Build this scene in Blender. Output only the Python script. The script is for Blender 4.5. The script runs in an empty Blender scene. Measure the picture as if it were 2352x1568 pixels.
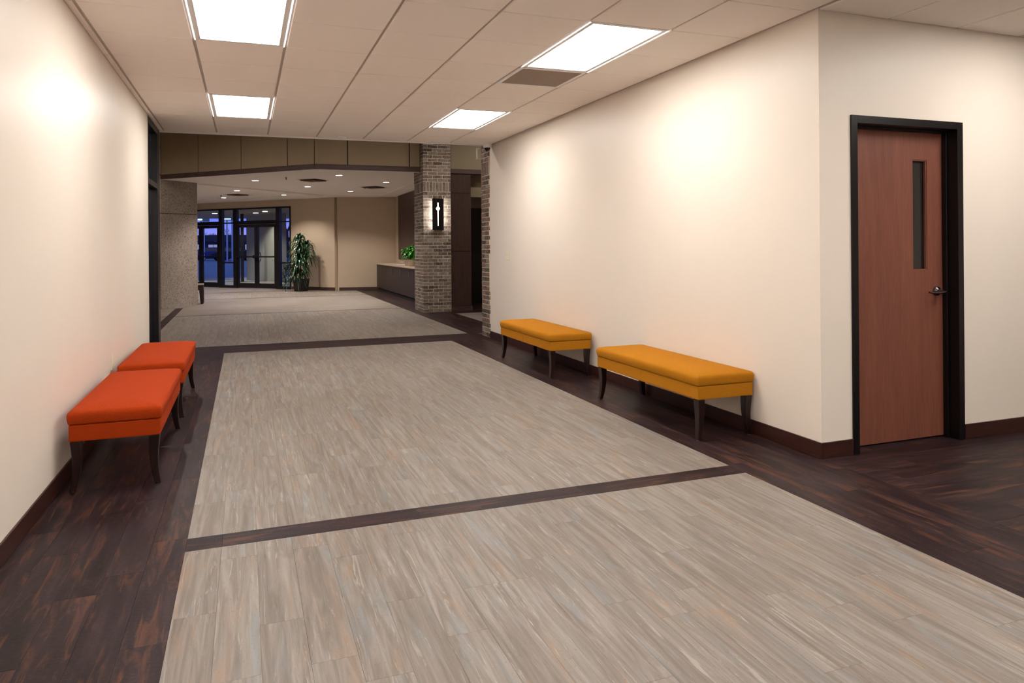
import bpy, bmesh, math, random
from mathutils import Vector, Matrix
from mathutils.geometry import tessellate_polygon
random.seed(7)
S = bpy.context.scene
C = S.collection
PI = math.pi

# ------------------------------------------------------------------ camera
F, CX, CY, YAW, ROLL, H = 1616.8, 1143.8, 563.8, 0.3449, 0.0079, 1.34
cd = bpy.data.cameras.new('camera'); cam = bpy.data.objects.new('camera', cd); C.objects.link(cam)
cd.sensor_fit = 'HORIZONTAL'; cd.sensor_width = 36; cd.lens = F / 2352 * 36
cd.shift_x = (1176 - CX) / 2352; cd.shift_y = -(784 - CY) / 2352
cd.clip_start = .05; cd.clip_end = 300
fw = Vector((math.sin(YAW), math.cos(YAW), 0)); rt = Vector((math.cos(YAW), -math.sin(YAW), 0)); up = Vector((0, 0, 1))
c_, s_ = math.cos(ROLL), math.sin(ROLL)
X_ = rt * c_ - up * s_; Y_ = rt * s_ + up * c_; Z_ = -fw
cam.matrix_world = Matrix(((X_.x, Y_.x, Z_.x, 0), (X_.y, Y_.y, Z_.y, 0), (X_.z, Y_.z, Z_.z, H), (0, 0, 0, 1)))
S.camera = cam

# ------------------------------------------------------------------ world (blue dusk sky), exposure
S.view_settings.view_transform = 'Standard'; S.view_settings.look = 'None'
S.view_settings.exposure = 0.0; S.view_settings.gamma = 1.0; S.view_settings.use_curve_mapping = False
w = bpy.data.worlds.new('dusk'); S.world = w; w.use_nodes = True
nt = w.node_tree; nt.nodes.clear()
tc = nt.nodes.new('ShaderNodeTexCoord'); sp = nt.nodes.new('ShaderNodeSeparateXYZ'); rp = nt.nodes.new('ShaderNodeValToRGB')
bg = nt.nodes.new('ShaderNodeBackground'); ow = nt.nodes.new('ShaderNodeOutputWorld')
nt.links.new(tc.outputs['Generated'], sp.inputs[0]); nt.links.new(sp.outputs['Z'], rp.inputs[0])
rp.color_ramp.elements[0].position = 0.0; rp.color_ramp.elements[0].color = (.42, .38, .85, 1)
rp.color_ramp.elements[1].position = .5; rp.color_ramp.elements[1].color = (.06, .085, .25, 1)
for p, col in ((.02, (.26, .26, .85, 1)), (.06, (.03, .12, .80, 1))):
    e = rp.color_ramp.elements.new(p); e.color = col
nt.links.new(rp.outputs[0], bg.inputs[0]); bg.inputs[1].default_value = 1.5; nt.links.new(bg.outputs[0], ow.inputs[0])

PANEL_EMIT = 21.5       # corridor ceiling light diffusers
LOBBY_W = 245.0          # lobby recessed downlights (W each)
ATRIUM_FILL_W = 230.0        # added unseen fill lamps in the high space before the lobby

def visible(x, y, z=0, m=40):
    wv = x * fw.x + y * fw.y
    if wv < .3: return False
    a = (x * rt.x + y * rt.y) / wv * F; b = -(z - H) / wv * F
    px = CX + c_ * a + s_ * b; py = CY - s_ * a + c_ * b
    return -m < px < 2352 + m and -m < py < 1568 + m

# ------------------------------------------------------------------ material helpers
def srgb(r, g, b):
    f = lambda v: ((v / 255 + .055) / 1.055) ** 2.4 if v > 10 else v / 255 / 12.92
    return (f(r), f(g), f(b), 1)

class NM:
    def __init__(s, name, rough=.6, metallic=0, spec=.5):
        s.m = bpy.data.materials.new(name); s.m.use_nodes = True; s.t = s.m.node_tree
        s.b = s.t.nodes['Principled BSDF']; s.b.inputs['Roughness'].default_value = rough
        s.b.inputs['Metallic'].default_value = metallic; s.b.inputs['Specular IOR Level'].default_value = spec
        s.vec = None
    def n(s, t, **k):
        x = s.t.nodes.new('ShaderNode' + t)
        for a, v in k.items(): setattr(x, a, v)
        return x
    def l(s, a, b): s.t.links.new(a, b); return s
    def coords(s, scale=(1, 1, 1), obj=False, rnd=0.0):
        if obj: src = s.n('TexCoord').outputs['Object']
        else: src = s.n('NewGeometry').outputs['Position']
        if rnd:
            r = s.rand(); mu = s.n('VectorMath', operation='SCALE'); mu.inputs[0].default_value = (37.1, 51.7, 23.3); s.l(r, mu.inputs['Scale'])
            ad = s.n('VectorMath', operation='ADD'); s.l(src, ad.inputs[0]); s.l(mu.outputs[0], ad.inputs[1]); src = ad.outputs[0]
        mp = s.n('VectorMath', operation='MULTIPLY'); mp.inputs[1].default_value = scale; s.l(src, mp.inputs[0])
        return mp.outputs[0]
    def rand(s):
        oi = s.n('ObjectInfo').outputs['Random']; ri = s.n('NewGeometry').outputs['Random Per Island']
        a = s.n('MATH' if 0 else 'Math', operation='ADD'); s.l(oi, a.inputs[0]); s.l(ri, a.inputs[1])
        wn = s.n('TexWhiteNoise', noise_dimensions='1D'); s.l(a.outputs[0], wn.inputs['W']); return wn.outputs['Value']
    def noise(s, vec, scale=5, detail=4, rough=.6, dist=0):
        x = s.n('TexNoise'); x.inputs['Scale'].default_value = scale; x.inputs['Detail'].default_value = detail
        x.inputs['Roughness'].default_value = rough; x.inputs['Distortion'].default_value = dist
        s.l(vec, x.inputs['Vector']); return x.outputs['Fac']
    def ramp(s, fac, stops, interp='LINEAR'):
        x = s.n('ValToRGB'); x.color_ramp.interpolation = interp; e = x.color_ramp.elements
        e[0].position, e[0].color = stops[0][0], stops[0][1]; e[1].position, e[1].color = stops[-1][0], stops[-1][1]
        for p, c in stops[1:-1]: q = e.new(p); q.color = c
        s.l(fac, x.inputs[0]); return x.outputs[0]
    def mix(s, fac, a, b, mode='MIX'):
        x = s.n('Mix', data_type='RGBA', blend_type=mode)
        for v, i in ((fac, 0), (a, 6), (b, 7)):
            if hasattr(v, 'is_linked'): s.l(v, x.inputs[i])
            else: x.inputs[i].default_value = v
        return x.outputs[2]
    def col(s, v):
        if hasattr(v, 'is_linked'): s.l(v, s.b.inputs['Base Color'])
        else: s.b.inputs['Base Color'].default_value = v
        return s
    def bump(s, h, strength=.2, dist=.002):
        x = s.n('Bump'); x.inputs['Strength'].default_value = strength; x.inputs['Distance'].default_value = dist
        s.l(h, x.inputs['Height']); s.l(x.outputs[0], s.b.inputs['Normal']); return s

G1 = lambda v: (v, v, v, 1)
M = {}
def plain(key, col, rough=.6, metallic=0, spec=.5, var=.06, scale=6, bump=0):
    m = NM(key, rough, metallic, spec); v = m.coords(); f = m.noise(v, scale, 3)
    dk = tuple(x * (1 - var) for x in col[:3]) + (1,); lt = tuple(min(1, x * (1 + var)) for x in col[:3]) + (1,)
    m.col(m.ramp(f, [(.3, dk), (.7, lt)]))
    if bump: m.bump(m.noise(m.coords(), bump, 3), .15, .001)
    M[key] = m.m; return m.m

plain('wall_paint', (.775, .693, .61, 1), .42, spec=.35, var=.012, scale=2, bump=220)
plain('lobby_paint', srgb(190, 172, 150), .6, var=.02, scale=2)
plain('olive_paint', srgb(122, 110, 86), .6, var=.03, scale=2)
plain('grey_paint', srgb(150, 138, 128), .6, var=.03, scale=2)
plain('outdoor_wall', srgb(150, 146, 138), .8, var=.05, scale=2)
plain('lobby_ceiling_paint', (.90, .85, .82, 1), .7, var=.01)
plain('white_metal', (.82, .80, .78, 1), .4, var=.01)
plain('grid_metal', (.50, .42, .36, 1), .5, var=.02)
plain('black_metal', srgb(16, 14, 17), .35, var=.05)
plain('frame_black', srgb(13, 9, 11), .35, spec=.3, var=.05)
plain('black_plastic', srgb(14, 13, 15), .2, var=.03)
plain('slab', srgb(60, 48, 42), .8)
plain('dark_gap', srgb(18, 13, 12), .8)
plain('mortar', srgb(206, 194, 176), .9, var=.10, scale=60, bump=300)
plain('ivory_plastic', srgb(226, 222, 196), .35, var=.01)
plain('pot_plastic', srgb(30, 26, 28), .3, var=.04)
plain('soil', srgb(40, 28, 20), .95, var=.4, scale=80)
plain('stone_top', srgb(176, 158, 140), .3, var=.12, scale=40)
plain('paper', srgb(235, 225, 240), .6, var=.01)
plain('pavement', srgb(190, 195, 200), .9, var=.15, scale=1.2)
plain('asphalt', srgb(80, 80, 90), .9, var=.2, scale=.6)
plain('car_paint', srgb(40, 60, 150), .3, var=.02)
plain('rubber', srgb(15, 15, 16), .7)
plain('bark', srgb(60, 50, 48), .9, var=.3, scale=20)
plain('roof_dark', srgb(40, 40, 58), .8)
plain('building_wall', srgb(70, 66, 96), .9, var=.1, scale=.5)
plain('louver_brown', srgb(150, 128, 112), .5, var=.03)
plain('louver_dark', srgb(60, 50, 44), .6)
m = NM('handle_bronze', .22, 1.0); m.col((.16, .13, .14, 1)); M['handle_bronze'] = m.m

# ceiling tile: fine mineral fibre
m = NM('ceiling_tile', .9, spec=.15); v = m.coords(); f = m.noise(v, 260, 2, .7); g = m.noise(v, .9, 2)
cA = m.ramp(g, [(.35, (.93, .86, .79, 1)), (.65, (.95, .88, .82, 1))])
m.col(m.mix(.08, cA, m.ramp(f, [(.4, (.7, .62, .56, 1)), (.6, (.95, .9, .86, 1))]))); m.bump(f, .15, .001); M['ceiling_tile'] = m.m

# wood grain materials; axis = direction of the grain
def wood(key, stops, axis='z', rough=.4, fine=1.0, dist=1.2, rnd=1):
    m = NM(key, rough, spec=.4)
    a = {'x': (1.2, 14, 14), 'y': (14, 1.2, 14), 'z': (14, 14, 1.2)}[axis]
    b = {'x': (6, 160, 160), 'y': (160, 6, 160), 'z': (160, 160, 6)}[axis]
    f = m.noise(m.coords(a, rnd=rnd), fine, 5, .65, dist); g = m.noise(m.coords(b, rnd=rnd), 1.0, 3, .6)
    c0 = m.ramp(f, stops); m.col(m.mix(.30, c0, m.ramp(g, [(.35, tuple(x * .62 for x in stops[0][1][:3]) + (1,)), (.65, stops[-1][1])])))
    m.bump(g, .12, .0006); M[key] = m.m
wood('mahogany_base', [(.3, srgb(38, 17, 14)), (.5, srgb(54, 28, 23)), (.7, srgb(68, 37, 30))], 'y', .35)
wood('mahogany_base_x', [(.3, srgb(38, 17, 14)), (.5, srgb(54, 28, 23)), (.7, srgb(68, 37, 30))], 'x', .35)
wood('door_wood', [(.25, srgb(106, 60, 47)), (.5, srgb(121, 71, 55)), (.75, srgb(132, 80, 62))], 'z', .5, .9, .6, rnd=0)
wood('dark_panel_wood', [(.25, srgb(40, 26, 23)), (.5, srgb(58, 39, 35)), (.75, srgb(70, 50, 45))], 'z', .38)
wood('counter_wood', [(.25, srgb(30, 18, 16)), (.5, srgb(42, 27, 25)), (.75, srgb(52, 35, 32))], 'z', .5)
wood('leg_wood', [(.3, srgb(20, 9, 8)), (.7, srgb(42, 22, 19))], 'z', .3)
wood('band_wood', [(.3, srgb(52, 34, 30)), (.7, srgb(80, 58, 52))], 'x', .5)

# pale striated vinyl planks
def striated(key, ax):
    m = NM(key, .45, spec=.22)
    k = lambda w_, l_: ((w_, l_, 1) if ax == 'y' else (l_, w_, 1))
    f1 = m.noise(m.coords(k(26, 1.5), rnd=1), 1.0, 5, .66, 1.1)
    f2 = m.noise(m.coords(k(34, 2.2), rnd=1), 1.0, 6, .68, 1.6)
    f3 = m.noise(m.coords(k(9, 1.3), rnd=1), 1.4, 3, .6, .6)
    f4 = m.noise(m.coords(k(120, 60)), 1.0, 2, .7)
    base = m.ramp(f1, [(.26, srgb(140, 127, 114)), (.45, srgb(163, 150, 138)), (.58, srgb(180, 168, 157)), (.76, srgb(206, 193, 182))])
    warm = m.mix(m.ramp(f3, [(.56, G1(0)), (.72, G1(.55))]), base, srgb(196, 160, 130))
    cool = m.mix(m.ramp(f3, [(.26, G1(.6)), (.44, G1(0))]), warm, srgb(170, 175, 177))
    vein = m.mix(m.ramp(f2, [(.585, G1(0)), (.66, G1(.75))]), cool, srgb(216, 205, 192))
    spk = m.mix(m.ramp(f4, [(.30, G1(.35)), (.38, G1(0))]), vein, srgb(120, 100, 84))
    r = m.rand(); tone = m.ramp(r, [(0, (.495, .50, .515, 1)), (1, (.545, .555, .575, 1))])
    m.col(m.mix(1.0, spk, tone, 'MULTIPLY')); m.bump(f2, .05, .0005); M[key] = m.m
striated('pale_vinyl', 'y'); striated('pale_vinyl_x', 'x')

def darkplank(key, ax):
    m = NM(key, .45, spec=.14)
    k = lambda w_, l_: ((w_, l_, 1) if ax == 'y' else (l_, w_, 1))
    f1 = m.noise(m.coords(k(16, 2.2), rnd=1), 1.0, 5, .6, .6)
    f2 = m.noise(m.coords(k(22, 2.6), rnd=1), 1.0, 5, .66, .9)
    f3 = m.noise(m.coords(k(34, 160)), 1.0, 3, .7)
    base = m.ramp(f1, [(.3, srgb(24, 16, 19)), (.5, srgb(40, 29, 33)), (.72, srgb(60, 46, 50))])
    rust = m.mix(m.ramp(f2, [(.52, G1(0)), (.68, G1(.7))]), base, srgb(108, 68, 48))
    saw = m.mix(m.ramp(f3, [(.5, G1(0)), (.75, G1(.30))]), rust, srgb(110, 78, 62))
    r = m.rand(); tone = m.ramp(r, [(0, (.60, .60, .64, 1)), (1, (.95, .93, .94, 1))])
    m.col(m.mix(1.0, saw, tone, 'MULTIPLY')); m.bump(f3, .12, .0008); M[key] = m.m
darkplank('dark_vinyl', 'y'); darkplank('dark_vinyl_x', 'x')

def brickmat(key, stops):
    m = NM(key, .85, spec=.2); r = m.rand(); base = m.ramp(r, stops, 'CONSTANT')
    f = m.noise(m.coords((1, 1, 1), rnd=1), 38, 5, .7, .4); g = m.noise(m.coords((1, 1, 1), rnd=1), 11, 3, .6, .6)
    c1 = m.mix(m.ramp(f, [(.46, G1(0)), (.66, G1(.55))]), base, srgb(176, 164, 152))
    c2 = m.mix(m.ramp(g, [(.3, G1(.5)), (.5, G1(0))]), c1, srgb(62, 50, 46))
    m.col(c2); m.bump(f, .5, .003); M[key] = m.m
brickmat('brick_taupe', [(0, srgb(108, 98, 90)), (.2, srgb(124, 113, 104)), (.38, srgb(92, 82, 75)), (.52, srgb(134, 125, 116)), (.7, srgb(72, 63, 59)), (.8, srgb(114, 100, 91)), (.93, srgb(128, 108, 99)), (1, srgb(60, 51, 48))])
brickmat('brick_red_brown', [(0, srgb(104, 86, 77)), (.2, srgb(120, 104, 94)), (.38, srgb(84, 68, 61)), (.52, srgb(130, 116, 106)), (.7, srgb(70, 58, 53)), (.8, srgb(112, 84, 74)), (.98, srgb(150, 84, 58)), (1, srgb(62, 50, 47))])

# exposed-aggregate concrete
m = NM('concrete', .9, spec=.2); v = m.coords(); f = m.noise(v, 34, 4, .8); g = m.noise(v, 12, 5, .75); h = m.noise(v, 1.2, 3)
b0 = m.ramp(h, [(.3, srgb(150, 138, 130)), (.7, srgb(170, 160, 152))]); b1 = m.mix(m.ramp(f, [(.34, G1(.9)), (.50, G1(0))]), b0, srgb(86, 76, 70))
m.col(m.mix(m.ramp(g, [(.63, G1(0)), (.67, G1(.8))]), b1, srgb(70, 62, 58))); m.bump(f, .6, .004); M['concrete'] = m.m

plain('bulkhead_panel', srgb(134, 116, 90), .65, var=.05, scale=1.5)
def fabric(key, a, b):
    m = NM(key, .9, spec=.12); v = m.coords(); f = m.noise(v, 420, 3, .7); g = m.noise(v, 4, 2)
    m.col(m.mix(m.ramp(f, [(.35, G1(0)), (.65, G1(1))]), a, b)); m.bump(f, .5, .0025)
    m.b.inputs['Sheen Weight'].default_value = .04; m.b.inputs['Sheen Tint'].default_value = b; M[key] = m.m
fabric('orange_fabric', (.24, .022, .002, 1), (.45, .050, .005, 1))
fabric('amber_fabric', (.31, .112, .004, 1), (.52, .212, .012, 1))
def leafmat(key, a, b):
    m = NM(key, .25, spec=.7); r = m.rand(); m.col(m.ramp(r, [(0, a), (1, b)])); M[key] = m.m
leafmat('dark_leaf', srgb(4, 30, 14), srgb(24, 82, 38)); leafmat('bright_leaf', srgb(30, 110, 28), srgb(84, 176, 58))

def emis(key, col, st, back=None):
    m = NM(key); m.b.inputs['Base Color'].default_value = (.8, .8, .8, 1)
    m.b.inputs['Emission Color'].default_value = col; m.b.inputs['Emission Strength'].default_value = st; M[key] = m.m
emis('panel_glow', (1.0, .955, .90, 1), PANEL_EMIT)
emis('slot_glow', (1.0, .97, .97, 1), 3.0)
emis('downlight_glow', (1.0, .90, .86, 1), 14)
emis('sconce_glow', (1.0, .95, .88, 1), 55)
emis('sconce_front_glow', (1.0, .95, .9, 1), 5)
emis('window_glow', (.95, .80, 1.0, 1), .30)
emis('strip_glow', (.55, 1.0, 1.0, 1), 3.5)
# glass
def glass(key, tint=(1, 1, 1, 1), refl=1.0):
    m = bpy.data.materials.new(key); m.use_nodes = True; t = m.node_tree; t.nodes.clear()
    o = t.nodes.new('ShaderNodeOutputMaterial'); mx = t.nodes.new('ShaderNodeMixShader'); fr = t.nodes.new('ShaderNodeLayerWeight')
    tr = t.nodes.new('ShaderNodeBsdfTransparent'); gl = t.nodes.new('ShaderNodeBsdfGlossy'); gl.inputs['Roughness'].default_value = .01
    tr.inputs[0].default_value = tint; fr.inputs[0].default_value = .5
    pw = t.nodes.new('ShaderNodeMath'); pw.operation = 'POWER'; pw.inputs[1].default_value = 5.0; t.links.new(fr.outputs['Facing'], pw.inputs[0])
    mu = t.nodes.new('ShaderNodeMath'); mu.operation = 'MULTIPLY_ADD'; mu.inputs[1].default_value = .96 * refl; mu.inputs[2].default_value = .045
    t.links.new(pw.outputs[0], mu.inputs[0]); t.links.new(mu.outputs[0], mx.inputs[0]); t.links.new(tr.outputs[0], mx.inputs[1]); t.links.new(gl.outputs[0], mx.inputs[2]); t.links.new(mx.outputs[0], o.inputs[0])
    M[key] = m
glass('clear_glass', (.86, .92, .92, 1), 1.0)
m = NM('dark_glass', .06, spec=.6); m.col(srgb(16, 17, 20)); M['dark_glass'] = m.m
m = NM('vision_glass', .15, spec=.5); m.col(srgb(34, 32, 32)); M['vision_glass'] = m.m

# ------------------------------------------------------------------ mesh helpers
class MB:
    def __init__(s): s.v = []; s.f = []; s.o = None
    def poly(s, pts, face=None):
        n = len(s.v); s.v += [tuple(p) for p in pts]; s.f.append(tuple(range(n, n + len(pts))) if face is None else face); return s
    def box(s, x0, x1, y0, y1, z0, z1, mat=None):
        n = len(s.v)
        P = [(x0, y0, z0), (x1, y0, z0), (x1, y1, z0), (x0, y1, z0), (x0, y0, z1), (x1, y0, z1), (x1, y1, z1), (x0, y1, z1)]
        if mat is not None: P = [tuple(mat @ Vector(p)) for p in P]
        s.v += P
        s.f += [tuple(n + i for i in q) for q in ((0, 3, 2, 1), (4, 5, 6, 7), (0, 1, 5, 4), (1, 2, 6, 5), (2, 3, 7, 6), (3, 0, 4, 7))]; return s
    def prism(s, pts, z0, z1):           # pts counter-clockwise
        n = len(s.v); k = len(pts)
        s.v += [(p[0], p[1], z0) for p in pts] + [(p[0], p[1], z1) for p in pts]
        tri = tessellate_polygon([[Vector((p[0], p[1], 0)) for p in pts]])
        for t in tri:
            s.f.append(tuple(n + i for i in t)); s.f.append(tuple(n + k + i for i in reversed(t)))
        for i in range(k):
            j = (i + 1) % k; s.f.append((n + i, n + j, n + k + j, n + k + i))
        return s
    def loft(s, rings, cap=True):
        n = len(s.v); k = len(rings[0])
        for r in rings: s.v += [tuple(p) for p in r]
        for a in range(len(rings) - 1):
            for i in range(k):
                j = (i + 1) % k; s.f.append((n + a * k + i, n + a * k + j, n + (a + 1) * k + j, n + (a + 1) * k + i))
        if cap:
            s.f.append(tuple(n + i for i in reversed(range(k)))); s.f.append(tuple(n + (len(rings) - 1) * k + i for i in range(k)))
        return s
    def cyl(s, c, r0, r1, h, seg=20, axis='z'):
        def ring(r, d):
            out = []
            for i in range(seg):
                a = 2 * PI * i / seg; u, v_ = r * math.cos(a), r * math.sin(a)
                if axis == 'z': out.append((c[0] + u, c[1] + v_, c[2] + d))
                elif axis == 'y': out.append((c[0] + u, c[1] + d, c[2] + v_))
                else: out.append((c[0] + d, c[1] + u, c[2] + v_))
            return out
        return s.loft([ring(r0, 0), ring(r1, h)])
    def lathe(s, c, prof, seg=24, axis='z'):
        rings = []
        for r, d in prof:
            q = []
            for i in range(seg):
                a = 2 * PI * i / seg; u, v_ = r * math.cos(a), r * math.sin(a)
                if axis == 'z': q.append((c[0] + u, c[1] + v_, c[2] + d))
                elif axis == 'y': q.append((c[0] + u, c[1] + d, c[2] + v_))
                else: q.append((c[0] + d, c[1] + u, c[2] + v_))
            rings.append(q)
        return s.loft(rings)
    def tube(s, pts, r, seg=8):
        rings = []; pts = [Vector(p) for p in pts]
        for i, p in enumerate(pts):
            t = (pts[min(i + 1, len(pts) - 1)] - pts[max(i - 1, 0)]).normalized()
            a = t.cross(Vector((0, 0, 1)));
            if a.length < .01: a = t.cross(Vector((1, 0, 0)))
            a.normalize(); b = t.cross(a); rr = r[i] if isinstance(r, (list, tuple)) else r
            rings.append([p + a * rr * math.cos(2 * PI * k / seg) + b * rr * math.sin(2 * PI * k / seg) for k in range(seg)])
        return s.loft(rings)
    def mesh(s, name, mat, bevel=0, smooth=False, seg=1):
        me = bpy.data.meshes.new(name); me.from_pydata(s.v, [], s.f); me.update()
        bm = bmesh.new(); bm.from_mesh(me); bmesh.ops.recalc_face_normals(bm, faces=bm.faces)
        if bevel: bmesh.ops.bevel(bm, geom=[e for e in bm.edges if len(e.link_faces) == 2 and e.calc_face_angle(0) > .5], offset=bevel, segments=seg, affect='EDGES', profile=.6)
        bm.to_mesh(me); bm.free(); me.materials.append(M[mat] if isinstance(mat, str) else mat)
        if smooth:
            for p in me.polygons: p.use_smooth = True
            try: me.set_sharp_from_angle(angle=math.radians(35))
            except Exception: pass
        return me
    def build(s, name, mat, parent=None, bevel=0, smooth=False, seg=1):
        return link(name, s.mesh(name, mat, bevel, smooth, seg), parent)

def link(name, me, parent=None, loc=None, rot=None):
    o = bpy.data.objects.new(name, me); C.objects.link(o)
    if parent is not None: o.parent = parent
    if loc is not None: o.location = loc
    if rot is not None: o.rotation_euler = rot
    return o
def tag(o, label=None, cat=None, group=None, kind=None):
    for k, v in (('label', label), ('category', cat), ('group', group), ('kind', kind)):
        if v: o[k] = v
    return o
def thing(name, label, cat, loc=(0, 0, 0), rz=0, group=None):
    o = link(name, None, None, loc, (0, 0, rz)); return tag(o, label, cat, group)
def struct(name): return tag(link(name, None), kind='structure')
def wallobj(name, mb, mat): o = mb.build(name, mat); return tag(o, kind='structure')
def copytree(o, parent=None):
    c = o.copy(); C.objects.link(c); c.parent = parent
    for ch in o.children: copytree(ch, c)
    return c
def box(*a): return MB().box(*a)

# ------------------------------------------------------------------ main dimensions
XL, XR, ZC, YE, YD = -.985, 3.362, 2.787, 9.60, 3.44
GX, GY, GS = -.325, 5.307, .6096
PA, PB = -.260, 2.745
LZ, HZ = 2.86, 2.90

# ---- floor slab
floor = box(-7.2, 8.2, -3.2, 30, -.12, -.004).build('floor', 'slab'); tag(floor, kind='structure')
pcache = {}
def plankmesh(wd, ln, ax, mat):
    k = (round(wd, 4), round(ln, 4), ax, mat)
    if k not in pcache:
        g = .00025; a, b = (wd / 2 - g, ln / 2 - g) if ax == 'y' else (ln / 2 - g, wd / 2 - g)
        e = .0004
        b_ = MB(); b_.loft([[(-a, -b, -.004), (a, -b, -.004), (a, b, -.004), (-a, b, -.004)], [(-a, -b, -e), (a, -b, -e), (a, b, -e), (-a, b, -e)], [(-a + e, -b + e, 0), (a - e, -b + e, 0), (a - e, b - e, 0), (-a + e, b - e, 0)]])
        pcache[k] = b_.mesh('plank', mat)
    return pcache[k]
counts = {}
far = {}
def lay(x0, x1, y0, y1, ax, mat, name, limit=True, W=.1524, L=.9144, single=True):
    u0, u1, v0, v1 = (x0, x1, y0, y1) if ax == 'y' else (y0, y1, x0, x1)
    n = max(1, round((u1 - u0) / W)); wd = (u1 - u0) / n
    for i in range(n):
        off = (random.randrange(1, 6)) * L / 6; a = v0 - off
        while a < v1 - 1e-4:
            s, e = max(a, v0), min(a + L, v1); a += L
            if e - s < .01: continue
            uc, vc = u0 + (i + .5) * wd, (s + e) / 2
            cx, cy = (uc, vc) if ax == 'y' else (vc, uc)
            vis = visible(cx, cy) or visible(cx, cy + (e - s) / 2) or visible(cx, cy - (e - s) / 2)
            if vis and single and cy < 10.4 and counts.get(name, 0) < 298:
                counts[name] = counts.get(name, 0) + 1
                link(name, plankmesh(wd, e - s, ax, mat), floor, (cx, cy, 0))
            else:
                mb = far.setdefault((mat, name), MB()); hw, hl = wd / 2 - .0008, (e - s) / 2 - .0008
                a_, b_ = (hw, hl) if ax == 'y' else (hl, hw)
                mb.box(cx - a_, cx + a_, cy - b_, cy + b_, -.004, 0)
Y1a, Y1b = 3.392, 3.540
lay(PA, PB, Y1b, YE, 'y', 'pale_vinyl', 'pale_plank')
lay(PA, PB, -3.0, Y1a, 'y', 'pale_vinyl', 'pale_plank')
lay(PA, PB, Y1a, Y1b, 'x', 'dark_vinyl_x', 'dark_plank')
lay(XL, PA, -3.0, YE, 'y', 'dark_vinyl', 'dark_plank')
lay(PB, XR, -3.0, YE, 'y', 'dark_vinyl', 'dark_plank')
lay(XR, 7.5, -3.0, YD + .16, 'x', 'dark_vinyl_x', 'dark_plank')
lay(XL, XR, YE, 10.31, 'x', 'dark_vinyl_x', 'dark_plank')
# lobby floor
lay(-7, XL, 9.7, 10.31, 'x', 'pale_vinyl_x', 'far_plank', single=False)
lay(-7, -1.46, 10.31, 15.10, 'y', 'pale_vinyl', 'far_plank', single=False)
lay(-1.31, 3.20, 10.31, 15.10, 'y', 'pale_vinyl', 'far_plank', single=False)
lay(-1.46, -1.31, 10.31, 17.16, 'y', 'dark_vinyl', 'far_plank', single=False)
lay(-7, -1.46, 15.15, 17.1, 'x', 'pale_vinyl_x', 'far_plank', single=False)
lay(-1.31, 3.20, 15.15, 19.74, 'x', 'pale_vinyl_x', 'far_plank', single=False)
lay(-7, -1.31, 17.16, 19.74, 'x', 'pale_vinyl_x', 'far_plank', single=False)
lay(-7, 3.20, 19.79, 22.5, 'y', 'pale_vinyl', 'far_plank', single=False)
lay(-7, 1.6, 22.54, 29.5, 'x', 'pale_vinyl_x', 'far_plank', single=False)
lay(3.20, 4.6, 10.31, 10.95, 'y', 'dark_vinyl', 'far_plank', single=False)
lay(3.20, 3.93, 10.95, 21.6, 'y', 'dark_vinyl', 'far_plank', single=False)
lay(3.93, 8, 13.45, 15.5, 'x', 'dark_vinyl_x', 'far_plank', single=False)
lay(3.93, 8, 10.95, 13.45, 'x', 'pale_vinyl_x', 'far_plank', single=False)
for (mat, nm), mb in far.items():
    o = mb.build('pale_planks' if 'pale' in mat else 'dark_planks', mat, floor); o['kind'] = 'stuff'
for a in ((-7, 3.2, 15.09, 15.16), (-7, 3.2, 19.71, 19.81), (-7, 1.6, 22.47, 22.57)):
    box(a[0], a[1], a[2], a[3], -.004, .0006).build('dark_strip', 'dark_vinyl_x', floor)

# ---- corridor walls
wallobj('wall_left', box(XL - .15, XL, -3.0, 8.46, 0, 2.9), 'wall_paint')
wallobj('wall_right', box(XR, XR + .15, YD, 9.70, 0, 2.9).box(XR + .15, 8, 9.55, 9.70, 0, 4.3), 'wall_paint')
FX0, FX1, FZ = 3.612, 4.592, 2.150            # door frame outer size
wallobj('wall_door', box(XR + .15, FX0 + .01, YD, YD + .15, 0, 2.9).box(FX1 - .01, 7.6, YD, YD + .15, 0, 2.9).box(FX0 + .01, FX1 - .01, YD, YD + .15, FZ - .01, 2.9), 'wall_paint')
wallobj('wall_back', box(-1.2, 7.6, -3.15, -3.0, 0, 2.9), 'wall_paint')
wallobj('wall_side', box(7.5, 7.65, -3.0, YD, 0, 2.9), 'wall_paint')
wallobj('wall_front', box(-7.0, XL - .15, 9.45, 9.60, 0, 4.3).box(-7, 8, 9.62, 9.70, 2.90, 4.3), 'lobby_paint')
# baseboards
def baseb(name, x0, x1, y0, y1, ax):
    o = box(x0, x1, y0, y1, 0, .100).build(name, 'mahogany_base' if ax == 'y' else 'mahogany_base_x', None, .002); tag(o, kind='structure')
baseb('baseboard_left', XL, XL + .011, -3.0, 8.46, 'y')
baseb('baseboard_right', XR - .011, XR, YD - .011, 9.70, 'y')
baseb('baseboard_door', XR, FX0, YD - .011, YD, 'x')
baseb('baseboard_side', FX1 + .006, 7.5, YD - .011, YD, 'x')

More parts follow.
